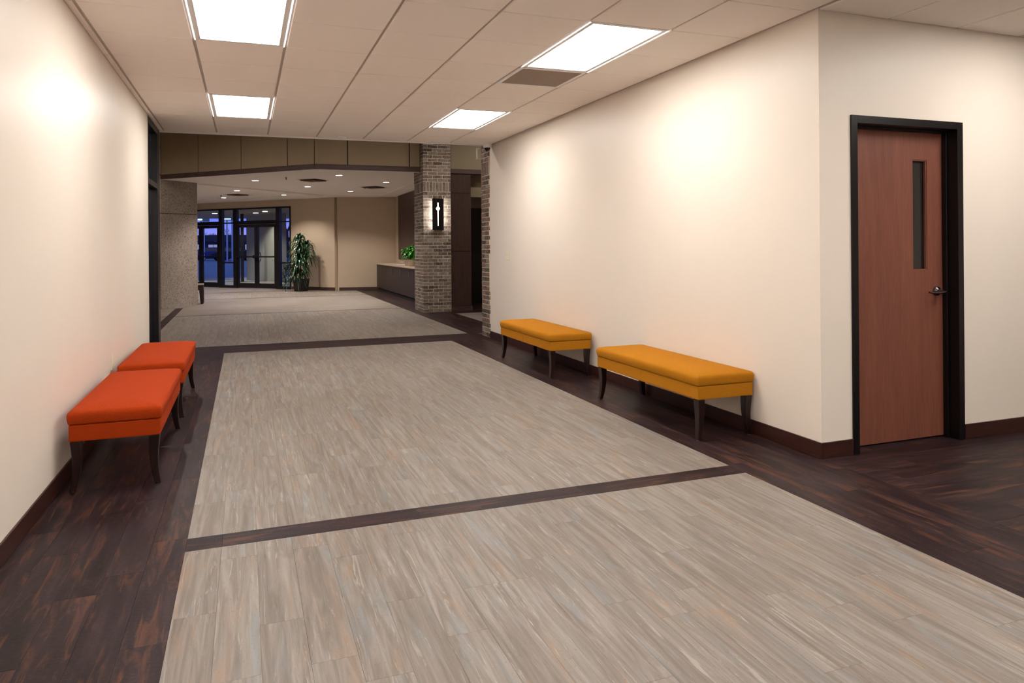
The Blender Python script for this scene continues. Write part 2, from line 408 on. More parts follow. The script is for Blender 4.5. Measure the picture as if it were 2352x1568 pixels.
# ---- corridor ceiling: backing, grid and tiles
def in_ceil(x, y):
    return (XL < x < XR and -3 < y < YE) or (XR <= x < 7.5 and -3 < y < YD)
ceil = MB(); ceil.box(-1.2, XR + .1, -3.0, YE, ZC + .012, ZC + .12); ceil.box(XR + .1, 7.6, -3.0, YD + .1, ZC + .012, ZC + .12)
ceil = ceil.build('ceiling', 'grid_metal'); tag(ceil, kind='structure')
box(XL, XR, YE - .022, YE + .02, ZC - .012, ZC + .11).build('edge_trim', 'white_metal', ceil)
lights = [(0, -2), (4, -2), (0, 3), (4, 3), (0, -7), (4, -7), (8, -6), (0, -12), (4, -12), (8, -12)]   # (column k, first row j)
vents = [(4, 0)]
skip = set()
for k, j in lights: skip |= {(k, j), (k, j + 1)}
skip |= set(vents)
tcache = {}
def tilemesh(wd, ln):
    k = (round(wd, 3), round(ln, 3))
    if k not in tcache:
        a, b, e = wd / 2, ln / 2, .004
        tcache[k] = MB().loft([[(-a, -b, .012), (a, -b, .012), (a, b, .012), (-a, b, .012)], [(-a, -b, e), (a, -b, e), (a, b, e), (-a, b, e)], [(-a + e, -b + e, 0), (a - e, -b + e, 0), (a - e, b - e, 0), (-a + e, b - e, 0)]]).mesh('ceiling_tile', 'ceiling_tile')
    return tcache[k]
nt_ = 0; rest = MB(); g = .010
for k in range(-2, 14):
    for j in range(-14, 8):
        x0, x1 = GX + k * GS, GX + (k + 1) * GS; y0, y1 = GY + j * GS, GY + (j + 1) * GS
        if (k, j) in skip: continue
        parts = [(max(x0, XL), min(x1, XR), max(y0, -3), min(y1, YE - .022))]
        if x1 > XR: parts.append((max(x0, XR), min(x1, 7.5), max(y0, -3), min(y1, YD)))
        if x0 < XR < x1 and y1 <= YD: parts = [(x0, x1, max(y0, -3), y1)]
        for a0, a1, b0, b1 in parts:
            a0 += g if a0 > XL + .001 else .001; a1 -= g; b0 += g * .45; b1 -= g * .45
            if a1 - a0 < .012 or b1 - b0 < .03: continue
            cx, cy = (a0 + a1) / 2, (b0 + b1) / 2
            if visible(cx, cy, ZC, 300): link('ceiling_tile', tilemesh(a1 - a0, b1 - b0), ceil, (cx, cy, ZC)); nt_ += 1
            else: rest.box(a0, a1, b0, b1, ZC, ZC + .012)
o = rest.build('ceiling_tiles', 'ceiling_tile', ceil); o['kind'] = 'stuff'

# ---- troffers
tl = None
names = {(0, -2): 'large bright ceiling light panel cut off by the top edge, left column',
         (4, -2): 'large bright ceiling light panel beside the brown grille, right column',
         (0, 3): 'small bright ceiling light panel further along the left column',
         (4, 3): 'small bright ceiling light panel nearest the brick column, right column'}
def make_light():
    t = thing('ceiling_light', 'recessed white ceiling light panel behind the camera', 'ceiling light', (0, 0, 0), 0, 'recessed light panels in the corridor ceiling')
    W2, L2 = GS / 2 - .010, GS - .006
    fr = MB()
    for a in ((-W2, -W2 + .036, -L2, L2), (W2 - .036, W2, -L2, L2), (-W2 + .036, W2 - .036, -L2, -L2 + .03), (-W2 + .036, W2 - .036, L2 - .03, L2)):
        fr.box(a[0], a[1], a[2], a[3], -.001, .011)
    fr.build('frame', 'white_metal', t)
    box(-W2 + .036, W2 - .036, -L2 + .03, L2 - .03, .004, .010).build('diffuser', 'panel_glow', t)
    for s in (-1, 1):
        box(s * (W2 + .001) - .004, s * (W2 + .001) + .004, -L2, L2, -.003, .0005 - .001).build('edge_slot', 'slot_glow', t)
    return t
for n, (k, j) in enumerate(lights):
    o = make_light() if n == 0 else copytree(tl)
    if n == 0: tl = o
    o.location = (GX + (k + .5) * GS, GY + (j + 1) * GS, ZC)
    if (k, j) in names: o['label'] = names[(k, j)]
    else: o['label'] = 'recessed white ceiling light panel behind the camera'; o['group'] = 'light panels out of view behind the camera'
# ---- return-air grille
t = thing('ceiling_grille', 'brown slatted return air grille beside a ceiling light panel', 'grille', (GX + 4.5 * GS, GY + .5 * GS, ZC))
W2 = GS / 2 - .008; fr = MB()
for a in ((-W2, -W2 + .03, -W2, W2), (W2 - .03, W2, -W2, W2), (-W2 + .03, W2 - .03, -W2, -W2 + .03), (-W2 + .03, W2 - .03, W2 - .03, W2)): fr.box(*a, -.002, .011)
fr.build('frame', 'white_metal', t)
box(-W2 + .03, W2 - .03, -W2 + .03, W2 - .03, .0085, .0105).build('backing', 'louver_dark', t)
sl = MB(); n = 34
for i in range(n):
    y = -W2 + .034 + (2 * W2 - .068) * i / (n - 1); sl.box(-W2 + .03, W2 - .03, y - .0048, y + .0048, .0, .008)
o = sl.build('slats', 'louver_brown', t); o['kind'] = 'stuff'
# ---- smoke detector, dome camera
t = thing('smoke_detector', 'round off-white smoke detector on the ceiling near its far edge', 'detector', (1.21, 9.38, ZC))
MB().lathe((0, 0, 0), [(.001, -.032), (.042, -.030), (.056, -.018), (.058, -.010)], 28).build('cover', 'white_metal', t, smooth=True)
MB().lathe((0, 0, 0), [(.070, -.010), (.070, -.002), (.066, 0)], 28).build('base', 'white_metal', t, smooth=True)
t = thing('security_camera', 'small white and black dome camera on the ceiling above brick pier', 'camera', (3.262, 9.50, ZC))
MB().lathe((0, 0, 0), [(.055, 0), (.055, -.045), (.050, -.052)], 28).build('housing', 'white_metal', t, smooth=True)
MB().lathe((0, 0, 0), [(.045, -.052), (.043, -.066), (.034, -.085), (.018, -.096), (.002, -.099)], 28).build('dome', 'black_plastic', t, smooth=True)

# ---- wooden door in black frame
door = struct('door_1')
fr = MB(); jw = .050; yo, yi = YD - .012, YD + .150
fr.box(FX0, FX0 + jw, yo, yi, 0, FZ).box(FX1 - jw, FX1, yo, yi, 0, FZ).box(FX0 + jw, FX1 - jw, yo, yi, FZ - jw, FZ)
fr.box(FX0 + jw, FX0 + jw + .016, YD + .060, YD + .095, 0, FZ - jw).box(FX1 - jw - .016, FX1 - jw, YD + .060, YD + .095, 0, FZ - jw).box(FX0 + jw + .016, FX1 - jw - .016, YD + .060, YD + .095, FZ - jw - .016, FZ - jw)
fr.build('door_frame', 'frame_black', door, .0015)
ly0, ly1 = YD + .096, YD + .140; lx0, lx1, lz1 = FX0 + jw + .004, FX1 - jw - .004, FZ - jw - .004
gx0, gx1, gz0, gz1 = 4.255, 4.388, 1.150, 1.900
lf = MB()
lf.box(lx0, gx0, ly0, ly1, .012, lz1).box(gx1, lx1, ly0, ly1, .012, lz1).box(gx0, gx1, ly0, ly1, .012, gz0).box(gx0, gx1, ly0, ly1, gz1, lz1)
leaf = lf.build('door_leaf', 'door_wood', door)
bd = MB(); e = .008
for a in ((gx0, gx0 + e, gz0, gz1), (gx1 - e, gx1, gz0, gz1), (gx0 + e, gx1 - e, gz0, gz0 + e), (gx0 + e, gx1 - e, gz1 - e, gz1)): bd.box(a[0], a[1], ly0 + .004, ly0 + .02, a[2], a[3])
bd.build('glazing_bead', 'door_wood', leaf)
box(gx0 + .001, gx1 - .001, ly0 + .024, ly0 + .030, gz0 + .001, gz1 - .001).build('vision_glass', 'vision_glass', leaf)
hx, hz = 4.468, 1.005
MB().lathe((hx, ly0, hz), [(.001, -.024), (.016, -.024), (.030, -.014), (.034, 0)], 28, 'y').build('handle_rose', 'handle_bronze', leaf, smooth=True)
lv = MB(); rings = []
for i in range(13):
    q = i / 12; x = hx + .020 - .135 * q; rr = .012 * (1 - .55 * q); yy = ly0 - .052 + .012 * q ** 2; zz = hz - .004 - .006 * math.sin(PI * q)
    rings.append([(x, yy + rr * .75 * math.cos(a), zz + rr * math.sin(a)) for a in [2 * PI * t_ / 10 for t_ in range(10)]])
lv.loft(rings); lv.cyl((hx, ly0 - .052, hz), .011, .013, .03, 14, 'y')
lv.build('lever_handle', 'handle_bronze', leaf, smooth=True)
wallobj('wall_room', box(3.5, 4.7, YD + .8, YD + .85, 0, 2.5).box(3.5, 3.55, YD + .15, YD + .8, 0, 2.5).box(4.65, 4.7, YD + .15, YD + .8, 0, 2.5).box(3.5, 4.7, YD + .15, YD + .85, 2.5, 2.55), 'dark_gap')

# ---- switch and outlet
t = thing('light_switch', 'ivory double light switch plate on wall near brick pier', 'switch', (XR, 8.965, 1.205))
box(-.006, 0, -.058, .058, -.062, .062).build('plate', 'ivory_plastic', t, .002)
for s in (-.023, .023):
    MB().loft([[(-.006, s - .008, -.018), (-.006, s + .008, -.018), (-.006, s + .008, .018), (-.006, s - .008, .018)], [(-.010, s - .006, .002), (-.010, s + .006, .002), (-.014, s + .006, .016), (-.014, s - .006, .016)]]).build('toggle', 'ivory_plastic', t)
t = thing('wall_outlet', 'small ivory outlet plate on left wall just above orange bench', 'outlet', (XL, 6.19, .455))
box(0, .007, -.036, .036, -.058, .058).build('plate', 'ivory_plastic', t, .002)
for s in (-.02, .02): box(.007, .0095, -.017, .017, s - .013, s + .013).build('socket', 'ivory_plastic', t, .001)

# ---- benches
def cushion_mesh(Lb, Wb, mat, seam):
    # rounded, crowned upholstered block; long axis Y, centred; z from .372 to ~.462
    mb = MB(); nx, ny = 16, 40; r = .026
    def prof(u):    # u 0..1 across, returns edge falloff
        return u
    rings = []
    hw, hl = Wb / 2, Lb / 2
    def outline(ins, z, n=7):
        pts = []; rad = .014; x, y = hw - ins, hl - ins
        for cx, cy, a0 in ((x - rad, y - rad, 0), (-x + rad, y - rad, PI / 2), (-x + rad, -y + rad, PI), (x - rad, -y + rad, 3 * PI / 2)):
            for i in range(n):
                a = a0 + PI / 2 * i / (n - 1); pts.append((cx + rad * math.cos(a), cy + rad * math.sin(a), z))
        return pts
    levels = [(.014, .3725), (.003, .3755), (0.0, .384), (-.003, .405), (-.003, .424), (.001, .4375), (.008, .4445), (.022, .4495)]
    for ins, z in levels: rings.append(outline(ins, z))
    # crown inwards
    k = len(rings[0])
    for q, z in ((.75, .4605), (.5, .466), (.25, .4685), (.02, .4695)):
        base = rings[len(levels) - 1]; rings.append([(p[0] * q, p[1] * (1 - (1 - q) * hw / hl), z) for p in base])
    mb.loft(rings)
    me = mb.mesh('cushion', mat, smooth=False)
    for p in me.polygons: p.use_smooth = True
    return me
def leg_mb(sx, sy, Lb, Wb):
    mb = MB(); rings = []; px, py = sx * (Wb / 2 - .034), sy * (Lb / 2 - .038)
    for q in (0, .15, .3, .45, .6, .75, .9, 1.0):
        z = .279 * (1 - q); h = .030 * (1 - .44 * q); dx = sx * (-.004 + .016 * (q ** 2.2) - .007 * math.sin(PI * q))
        dy = sy * (-.004 * math.sin(PI * q) + .008 * q ** 2)
        hx_, hy_ = h * .9, h * 1.05
        rings.append([(px + dx - hx_, py + dy - hy_, z), (px + dx + hx_, py + dy - hy_, z), (px + dx + hx_, py + dy + hy_, z), (px + dx - hx_, py + dy + hy_, z)])
    rings[-1] = [(x, y, .004) for x, y, z in rings[-1]]
    return mb.loft(rings)
def make_bench(label, mat, loc, Lb, group, seam):
    Wb = .47
    t = thing('upholstered_bench', label, 'bench', loc, 0, group)
    cu = link('cushion', cushion_mesh(Lb, Wb, mat, seam), t)
    ap = MB(); hw, hl = Wb / 2 - .006, Lb / 2 - .006
    ap.box(-hw, hw, -hl, hl, .280, .372)
    ap.build('apron', mat, t, .008, seg=2)
    for sx in (-1, 1): MB().box(sx * hw - .0014, sx * hw + .0014, seam * hl - .0012, seam * hl + .0012, .284, .369).build('seam', mat, t)
    wl = MB()   # welt between cushion and apron
    pts = [(-hw - .002, -hl - .002), (hw + .002, -hl - .002), (hw + .002, hl + .002), (-hw - .002, hl + .002)]
    for sx in (-1, 1):
        for sy in (-1, 1):
            lg = leg_mb(sx, sy, Lb, Wb).build('leg', 'leg_wood', t, .003)
            x = sx * (Wb / 2 - .034 - .006 + .018) ; y = sy * (Lb / 2 - .030)
            MB().cyl((x, y, 0), .009, .011, .0045, 12).build('foot_glide', 'white_metal', lg)
    return t
b1 = make_bench('orange-red upholstered bench nearest the camera, front of the left wall pair', 'orange_fabric', (-.690, 5.080, 0), 1.32, 'orange benches along the left wall', 0)
b2 = copytree(b1); b2['label'] = 'orange-red upholstered bench farther away, behind the nearer orange bench'; b2.location = (-.690, 6.700, 0)
b3 = make_bench('amber yellow upholstered bench nearest the door, along the right wall', 'amber_fabric', (3.110, 4.760, 0), 1.46, 'amber benches along the right wall', 0)
b4 = copytree(b3); b4['label'] = 'amber yellow upholstered bench nearest the brick pier, along right wall'; b4.location = (3.090, 7.170, 0)

# ---- left storefront window at the end of the left wall
w2 = struct('window_2')
wx0, wx1 = XL - .10, XL - .004
fr = MB()
fr.box(wx0, wx1, 8.46, 8.52, 0, 2.785).box(wx0, wx1, 9.39, 9.45, 0, 2.785).box(wx0, wx1, 8.52, 9.39, 2.72, 2.785).box(wx0, wx1, 8.52, 9.39, 0, .10).box(wx0, wx1, 8.52, 9.39, 2.055, 2.115)
fr.build('frame', 'black_metal', w2, .002)
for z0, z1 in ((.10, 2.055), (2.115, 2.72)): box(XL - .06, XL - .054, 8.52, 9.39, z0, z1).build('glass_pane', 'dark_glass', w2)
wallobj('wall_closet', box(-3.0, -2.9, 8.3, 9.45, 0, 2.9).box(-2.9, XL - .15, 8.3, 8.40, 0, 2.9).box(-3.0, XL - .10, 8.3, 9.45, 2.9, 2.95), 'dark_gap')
wallobj('trim_1', box(XL - .15, XL - .004, 9.45, YE, 0, 2.785), 'frame_black')

# ---- bricks
bcache = {}
def brick(parent, x0, x1, y0, y1, z0, z1, mat):
    d = (round(x1 - x0, 3), round(y1 - y0, 3), round(z1 - z0, 3), mat)
    if d not in bcache:
        a, b, c = d[0] / 2, d[1] / 2, d[2] / 2
        bcache[d] = MB().box(-a, a, -b, b, -c, c).mesh('brick', mat, .003)
    link('brick', bcache[d], parent, ((x0 + x1) / 2 + random.uniform(-.0015, .0015), (y0 + y1) / 2 + random.uniform(-.0015, .0015), (z0 + z1) / 2))
BH, BL, BD, J = .0577, .194, .092, .010
CO = BH + J
def brick_run(parent, ax, a0, a1, face, inward, z0, z1, mat, off, stuff=None):
    """row of bricks along axis ax from a0 to a1, outer face at `face`, body going `inward` (+1/-1)"""
    a = a0 - off * (BL + J)
    while a < a1 - .02:
        s, e = max(a, a0), min(a + BL, a1); a += BL + J
        if e - s < .025: continue
        f0, f1 = (face, face + inward * BD) if inward > 0 else (face + inward * BD, face)
        args = (s, e, f0, f1) if ax == 'x' else (f0, f1, s, e)
        if stuff is not None: stuff.box(*args, z0, z1)
        else: brick(parent, *args, z0, z1, mat)
# column
cx0, cx1, cy0, cy1, ctop = 3.385, 3.965, 13.86, 14.66, 4.25
col = thing('brick_column', 'tall taupe brick column carrying the lit wall sconce', 'column', ((cx0 + cx1) / 2, cy0 + .3, 0))
col.location = (0, 0, 0)
box(cx0 + .005, cx1 - .005, cy0 + .005, cy1 - .005, 0, ctop).build('mortar_core', 'mortar', col)
st = MB(); z = .006; i = 0
while z < ctop - .07:
    sold = abs(z - 2.438) < .034
    h = .194 if sold else BH
    inner = z < 3.56
    tgt = None if inner else st
    if sold:
        x = cx0
        while x < cx1 - .03:
            e = min(x + BH, cx1); (brick(col, x, e, cy0, cy0 + BD, z, z + h, 'brick_taupe')); x += BH + J
        y = cy0 + BD + J
        while y < cy1 - .03:
            e = min(y + BH, cy1); brick(col, cx0, cx0 + BD, y, e, z, z + h, 'brick_taupe'); y += BH + J
        st.box(cx1 - BD, cx1, cy0 + BD + J, cy1, z, z + h)
    else:
        if i % 2 == 0:
            brick_run(col, 'x', cx0, cx1, cy0, 1, z, z + BH, 'brick_taupe', 0, tgt)
            brick_run(col, 'y', cy0 + BD + J, cy1, cx0, 1, z, z + BH, 'brick_taupe', 0, tgt if z < 2.9 else st)
            brick_run(col, 'y', cy0 + BD + J, cy1, cx1, -1, z, z + BH, 'brick_taupe', 0, st)
        else:
            brick_run(col, 'x', cx0 + BD + J, cx1, cy0, 1, z, z + BH, 'brick_taupe', 0, tgt)
            brick_run(col, 'y', cy0, cy1, cx0, 1, z, z + BH, 'brick_taupe', 0, tgt if z < 2.9 else st)
            brick_run(col, 'y', cy0 + BD + J, cy1, cx1, -1, z, z + BH, 'brick_taupe', .5, st)
    z += h + J; i += 1
o = st.build('bricks', 'brick_taupe', col); o['kind'] = 'stuff'
# pier at the end of the right wall
px0, py0, py1 = 3.345, 9.705, 10.045
pier = thing('brick_pier', 'narrow red-brown brick pier ending the right corridor wall', 'pier')
box(px0 + .005, 3.597, py0, py1 - .005, 0, ctop).build('mortar_core', 'mortar', pier)
st = MB(); z = .006; i = 0
while z < ctop - .07:
    sold = abs(z - 2.40) < .034
    h = .194 if sold else BH
    if sold:
        y = py0
        while y < py1 - .02:
            e = min(y + BH, py1); brick(pier, px0, px0 + BD, y, e, z, z + h, 'brick_red_brown'); y += BH + J
        st.box(px0 + BD + J, 3.597, py1 - BD, py1, z, z + h)
    else:
        tgt = None if z < 3.0 else st
        if i % 2: brick_run(pier, 'y', py0, py1, px0, 1, z, z + BH, 'brick_red_brown', 0, tgt); brick_run(pier, 'x', px0 + BD + J, 3.597, py1, -1, z, z + BH, 'x', 0, st)
        else: brick_run(pier, 'y', py0, py1, px0, 1, z, z + BH, 'brick_red_brown', .284, tgt); brick_run(pier, 'x', px0 + BD + J, 3.597, py1, -1, z, z + BH, 'x', .5, st)
    z += h + J; i += 1
o = st.build('bricks', 'brick_red_brown', pier); o['kind'] = 'stuff'
wallobj('wall_return', box(3.60, 8.0, 9.70, 10.04, 0, 4.3), 'lobby_paint')
t = thing('wall_bracket', 'small white C-shaped bracket on the far side of brick pier', 'bracket', (3.30, 10.048, 2.715))
box(-.020, -.002, .001, .012, -.085, .085).build('bar', 'white_metal', t)
for s in (-1, 1): box(-.002, .085, .0, .012, s * .085 - (.014 if s > 0 else 0), s * .085 + (0 if s > 0 else .014)).build('arm', 'white_metal', t)

# ---- sconce on brick column
t = thing('wall_sconce', 'dark metal wall sconce with glowing cross cutout on brick column', 'sconce', (3.665, cy0, 1.98))
sw, sh, sd = .118, .320, .10
box(-.045, .045, -.030, .0, -.25, .25).build('backplate', 'black_metal', t)
box(-.030, .030, -.070, -.030, -.28, .28).build('lamp_tube', 'sconce_glow', t)
# front shield with cross cutout: built from plates around the slot
def outline_cut(z):   # half width of the opening at height z
    if z > .235 or z < -.235: return 0
    d = abs(z - .115)
    return max(.011, .045 - d * .8) if d < .05 else (.011 if z > .115 else .011 - .003 * ((.115 - z) / .35))
zs = [-sh, -.235] + [-.235 + .47 * i / 40 for i in range(1, 40)] + [.235, sh]
sm = MB()
for a, b in zip(zs[:-1], zs[1:]):
    ca, cb = outline_cut((a + b) / 2), outline_cut((a + b) / 2)
    y0, y1 = -sd, -sd + .004
    if ca == 0: sm.box(-sw, sw, y0, y1, a, b)
    else: sm.box(-sw, -ca, y0, y1, a, b); sm.box(ca, sw, y0, y1, a, b)
sm.box(-sw, sw, -sd + .004, -.004, sh - .004, sh).box(-sw, sw, -sd + .004, -.004, -sh, -sh + .004)
sm.build('front_shield', 'frame_black', t)
box(-.062, .062, -sd + .006, -sd + .010, -.24, .24).build('inner_diffuser', 'sconce_front_glow', t)

# ---- concrete corner wall
cc = thing('concrete_column', 'grey exposed aggregate concrete column at the lobby entrance', 'column')
cpoly = [(-2.6, 17.16), (-1.745, 17.16), (-1.045, 17.86), (-1.255, 18.07), (-1.87, 17.46), (-2.6, 17.46)]
for z0, z1 in ((0, 2.108), (2.122, 2.955), (2.969, 4.25)):
    if z0 < LZ < z1 - .5: pass
    MB().prism(cpoly if z0 < 2 else ([(-2.6, 17.16), (-1.745, 17.16), (-1.045, 17.86), (-1.255, 18.07), (-1.87, 17.46), (-2.6, 17.46)]), z0, min(z1, LZ - .002) if z0 > 2 and z0 < 2.5 else z1).build('concrete_block', 'concrete', cc) if z0 < 2.5 else None
# blocks above the soffit line stay in front of the bulkhead
box(-2.6, -1.745, 17.16, 17.20, 2.86, 2.955).build('concrete_block', 'concrete', cc)
box(-2.6, -1.745, 17.16, 17.20, 2.969, 4.305).build('concrete_block', 'concrete', cc)
ins = [(-2.59, 17.175), (-1.75, 17.175), (-1.07, 17.86), (-1.25, 18.04), (-1.86, 17.44), (-2.59, 17.44)]
MB().prism(ins, 2.108, 2.122).build('joint', 'dark_gap', cc)
box(-2.6, -1.76, 17.175, 17.195, 2.955, 2.969).build('joint', 'dark_gap', cc)

# ---- bulkhead
bh = struct('wall_bulkhead')
A0, Cn, D0 = Vector((-1.742, 17.150)), Vector((1.28, 14.12)), Vector((3.383, 14.09))
def seg_box(mb, P, Q, s0, s1, off0, off1, z0, z1):
    d = (Q - P).normalized(); n = Vector((-d.y, d.x))   # n points away from camera side for left-to-right
    a, b = P + d * s0, P + d * s1
    mb.prism([tuple(a + n * off0), tuple(b + n * off0), tuple(b + n * off1), tuple(a + n * off1)], z0, z1); return mb
LA = (Cn - A0).length; LB = (D0 - Cn).length
dA = (Cn - A0) / LA
jA = [0] + [(Vector(p) - A0).dot(dA) for p in ((-.94, 16.32), (-.07, 15.46), (.80, 14.59))] + [LA]
jB = [0, .64, 1.88, LB]
for a, b in zip(jA[:-1], jA[1:]): seg_box(MB(), A0, Cn, a + .010, b - .010, 0, .02, 2.962, 4.29).build('panel', 'bulkhead_panel', bh)
for a, b in zip(jB[:-1], jB[1:]): seg_box(MB(), Cn, D0, a + .013, b - .010, 0, .02, 2.962, 4.29).build('panel', 'bulkhead_panel', bh)
m_ = MB(); seg_box(m_, A0, Cn, -.06, LA + .01, .02, .10, LZ + .001, 4.305); seg_box(m_, Cn, D0, -.01, LB, .02, .10, LZ + .001, 4.305); m_.build('backing', 'dark_gap', bh)
seg_box(MB(), A0, Cn, 0, LA, -.012, .02, LZ, 2.955).build('band', 'band_wood', bh)
seg_box(MB(), Cn, D0, .0, LB, -.012, .02, LZ, 2.955).build('band', 'band_wood', bh)
wallobj('wall_upper_left', box(-7.0, -2.6, 17.16, 17.26, LZ + .001, 4.305), 'olive_paint')
# right part above the wood panels
wallobj('wall_upper', box(3.965, 4.10, 13.93, 14.09, 2.92, 4.3).box(4.10, 8.0, 13.97, 14.09, 2.92, 4.3), 'olive_paint')
wallobj('trim_2', box(3.965, 8.0, 13.90, 14.05, 2.83, 2.92), 'band_wood')
wp = struct('wall_panelled')
for z0, z1 in ((.104, 1.225), (1.235, 2.425), (2.435, 2.828)): box(3.972, 4.415, 13.93, 13.96, z0, z1).build('wood_panel', 'dark_panel_wood', wp)
box(3.970, 4.410, 13.96, 14.10, 0, 2.83).build('backing', 'dark_gap', wp)
box(3.970, 4.43, 13.915, 13.96, 0, .10).build('baseboard', 'band_wood', wp)
wallobj('wall_hall', box(4.41, 8.0, 14.20, 14.26, 2.37, 2.83).box(4.41, 4.45, 14.1, 15.5, 0, 2.83), 'olive_paint')
wallobj('wall_hall_far', box(4.45, 8.0, 15.5, 15.6, 0, 4.3), 'grey_paint')
d4 = struct('door_6'); box(4.52, 4.60, 15.46, 15.5, 0, 2.20).box(5.50, 5.58, 15.46, 15.5, 0, 2.20).box(4.60, 5.50, 15.46, 15.5, 2.12, 2.20).build('door_frame', 'frame_black', d4)
box(4.60, 5.50, 15.47, 15.50, .005, 2.12).build('door_leaf', 'frame_black', d4)

# ---- lobby walls
P0, P1_ = Vector((-5.2, 29.87)), Vector((1.375, 23.295))
SD = (P1_ - P0).normalized(); SN = Vector((-SD.y, SD.x)); SL = (P1_ - P0).length
SF0 = Vector((-1.53, 26.20)); s_off = (SF0 - P0).dot(SD)
HEAD = 2.645
m_ = MB(); seg_box(m_, P0, P1_, 0, SL, 0, .12, HEAD, 3.0)
seg_box(m_, P1_, Vector((2.70, 21.97)), 0, 1.87, 0, .12, 0, 3.0)
wallobj('wall_entrance', m_, 'lobby_paint')
dq = (Vector((2.70, 21.97)) - P1_).normalized()
wallobj('trim_3', seg_box(MB(), P1_, Vector((2.70, 21.97)), 1.25, 1.80, -.10, 0, 0, 2.95), 'lobby_paint')
wallobj('wall_lobby_back', seg_box(MB(), Vector((2.66, 21.90)), Vector((4.50, 21.56)), 0, 2.0, 0, .12, 0, 3.0), 'lobby_paint')
for n_, a in (('baseboard_entrance', (P1_, Vector((2.70, 21.97)), 0.02, 1.24, -.015, 0)), ('baseboard_pilaster', (P1_, Vector((2.70, 21.97)), 1.24, 1.81, -.115, -.10)), ('baseboard_lobby', (Vector((2.66, 21.90)), Vector((4.50, 21.56)), .04, 1.6, -.015, 0))):
    o = seg_box(MB(), *a, 0, .10).build(n_, 'band_wood'); tag(o, kind='structure')
wl = struct('wall_counter')
box(4.37, 4.50, 14.26, 21.55, 0, 3.0).build('backing', 'lobby_paint', wl)
ys = [14.3, 15.9, 17.5, 19.3, 20.95]
for a, b in zip(ys[:-1], ys[1:]):
    for z0, z1 in ((.955, 1.185), (1.195, 2.44), (2.45, 2.855)): box(4.34, 4.37, a + .005, b - .005, z0, z1).build('wood_panel', 'dark_panel_wood', wl)
wallobj('wall_left_lobby', box(-7.15, -7.0, 9.45, 30, 0, 4.3), 'lobby_paint')
wallobj('wall_right_lobby', box(8.0, 8.15, 9.7, 15.6, 0, 4.3), 'lobby_paint')

# ---- lobby ceiling with two raised fields
outer = [(-7, 17.12), (-1.742, 17.12), (1.28, 14.14), (3.38, 14.12), (4.37, 14.12), (4.37, 21.45), (2.7, 22.1), (1.375, 23.40), (-5.2, 29.95), (-7, 29.95)]
hA = [(-1.15, 18.25), (2.85, 14.25), (3.87, 14.25), (3.87, 20.85), (2.20, 21.60)]
hB = [(-2.5, 17.55), (1.75, 21.80), (-3.0, 26.55), (-6.5, 26.55), (-6.5, 17.55)]
loops = [[Vector((x, y, 0)) for x, y in L_] for L_ in (outer, hA, hB)]
allp = [p for L_ in loops for p in L_]
me = bpy.data.meshes.new('ceiling_lobby'); vv = [(p.x, p.y, LZ) for p in allp]; ff = [t for t in tessellate_polygon(loops)]
for L_ in (hA, hB):
    n0 = len(vv); k = len(L_); vv += [(x, y, LZ) for x, y in L_] + [(x, y, HZ) for x, y in L_]
    for i in range(k): j = (i + 1) % k; ff.append((n0 + i, n0 + j, n0 + k + j, n0 + k + i))
for L_ in (hA, hB):
    n0 = len(vv); vv += [(x, y, HZ) for x, y in L_]; ff += [tuple(n0 + i for i in t) for t in tessellate_polygon([[Vector((x, y, 0)) for x, y in L_]])]
me.from_pydata(vv, [], ff); me.update(); me.materials.append(M['lobby_ceiling_paint'])
lc = tag(link('ceiling_lobby', me), kind='structure')
wallobj('ceiling_upper', box(-7.2, 8.2, 9.6, 17.3, 4.30, 4.40), 'lobby_ceiling_paint')
rf = MB(); rf.prism([(-7.1, 17.27), (-1.5, 17.27), (1.6, 14.3), (4.5, 14.3), (4.5, 21.6), (1.45, 23.45), (-5.2, 30.0), (-7.1, 30.0)], 3.0, 3.1); wallobj('sky_block_roof', rf, 'slab')  # unseen slab added over the lobby to keep sky light from leaking in
# downlights
def downlight(label, loc, watts, group, glow=True, proto=[]):
    t = thing('downlight', label, 'downlight', loc, 0, group)
    if not proto:
        proto.append(MB().lathe((0, 0, 0), [(.088, 0), (.086, -.006), (.074, -.005), (.072, 0)], 24).mesh('trim_ring', 'white_metal', smooth=True))
        proto.append(MB().lathe((0, 0, 0), [(.073, -.0005), (.073, -.0035), (.001, -.0035)], 24).mesh('lens', 'downlight_glow'))
    link('trim_ring', proto[0], t); link('lens', proto[1], t)
    ld = bpy.data.lights.new('lamp', 'SPOT'); ld.energy = watts; ld.spot_size = math.radians(125 if loc[2] < 4 else 165); ld.spot_blend = .55; ld.shadow_soft_size = .06; ld.color = (1, .90, .81)
    link('lamp', ld, t, (0, 0, -.012))
    return t
DL = [(.24, 17.69, 'round downlight in the lobby ceiling, nearest the concrete column'), (1.97, 15.90, 'round downlight in the lobby ceiling, nearest the bulkhead corner'),
      (1.56, 19.10, 'round downlight just beyond the middle lobby ceiling vent'), (2.85, 20.40, 'round downlight between lobby vent and the far cream wall'),
      (3.30, 17.35, 'round downlight in the lobby ceiling beside the brick column'), (1.12, 22.30, 'round downlight in lobby ceiling above the potted plant side of entrance'),
      (-.20, 20.92, 'round downlight near the left lobby vent, on its camera side'), (-.63, 24.02, 'round downlight nearest the left entrance doors')]
KS = (HZ - H) / (2.93 - H)
for x, y, lb in DL: downlight(lb, (x * KS, y * KS, HZ), LOBBY_W, 'round downlights in the lobby ceiling')
for x, y in ((-2.6, 21.5), (-3.4, 24.5), (-4.6, 19.5)): downlight('round downlight hidden behind the concrete column', (x, y, HZ), LOBBY_W, 'downlights hidden behind the concrete column')
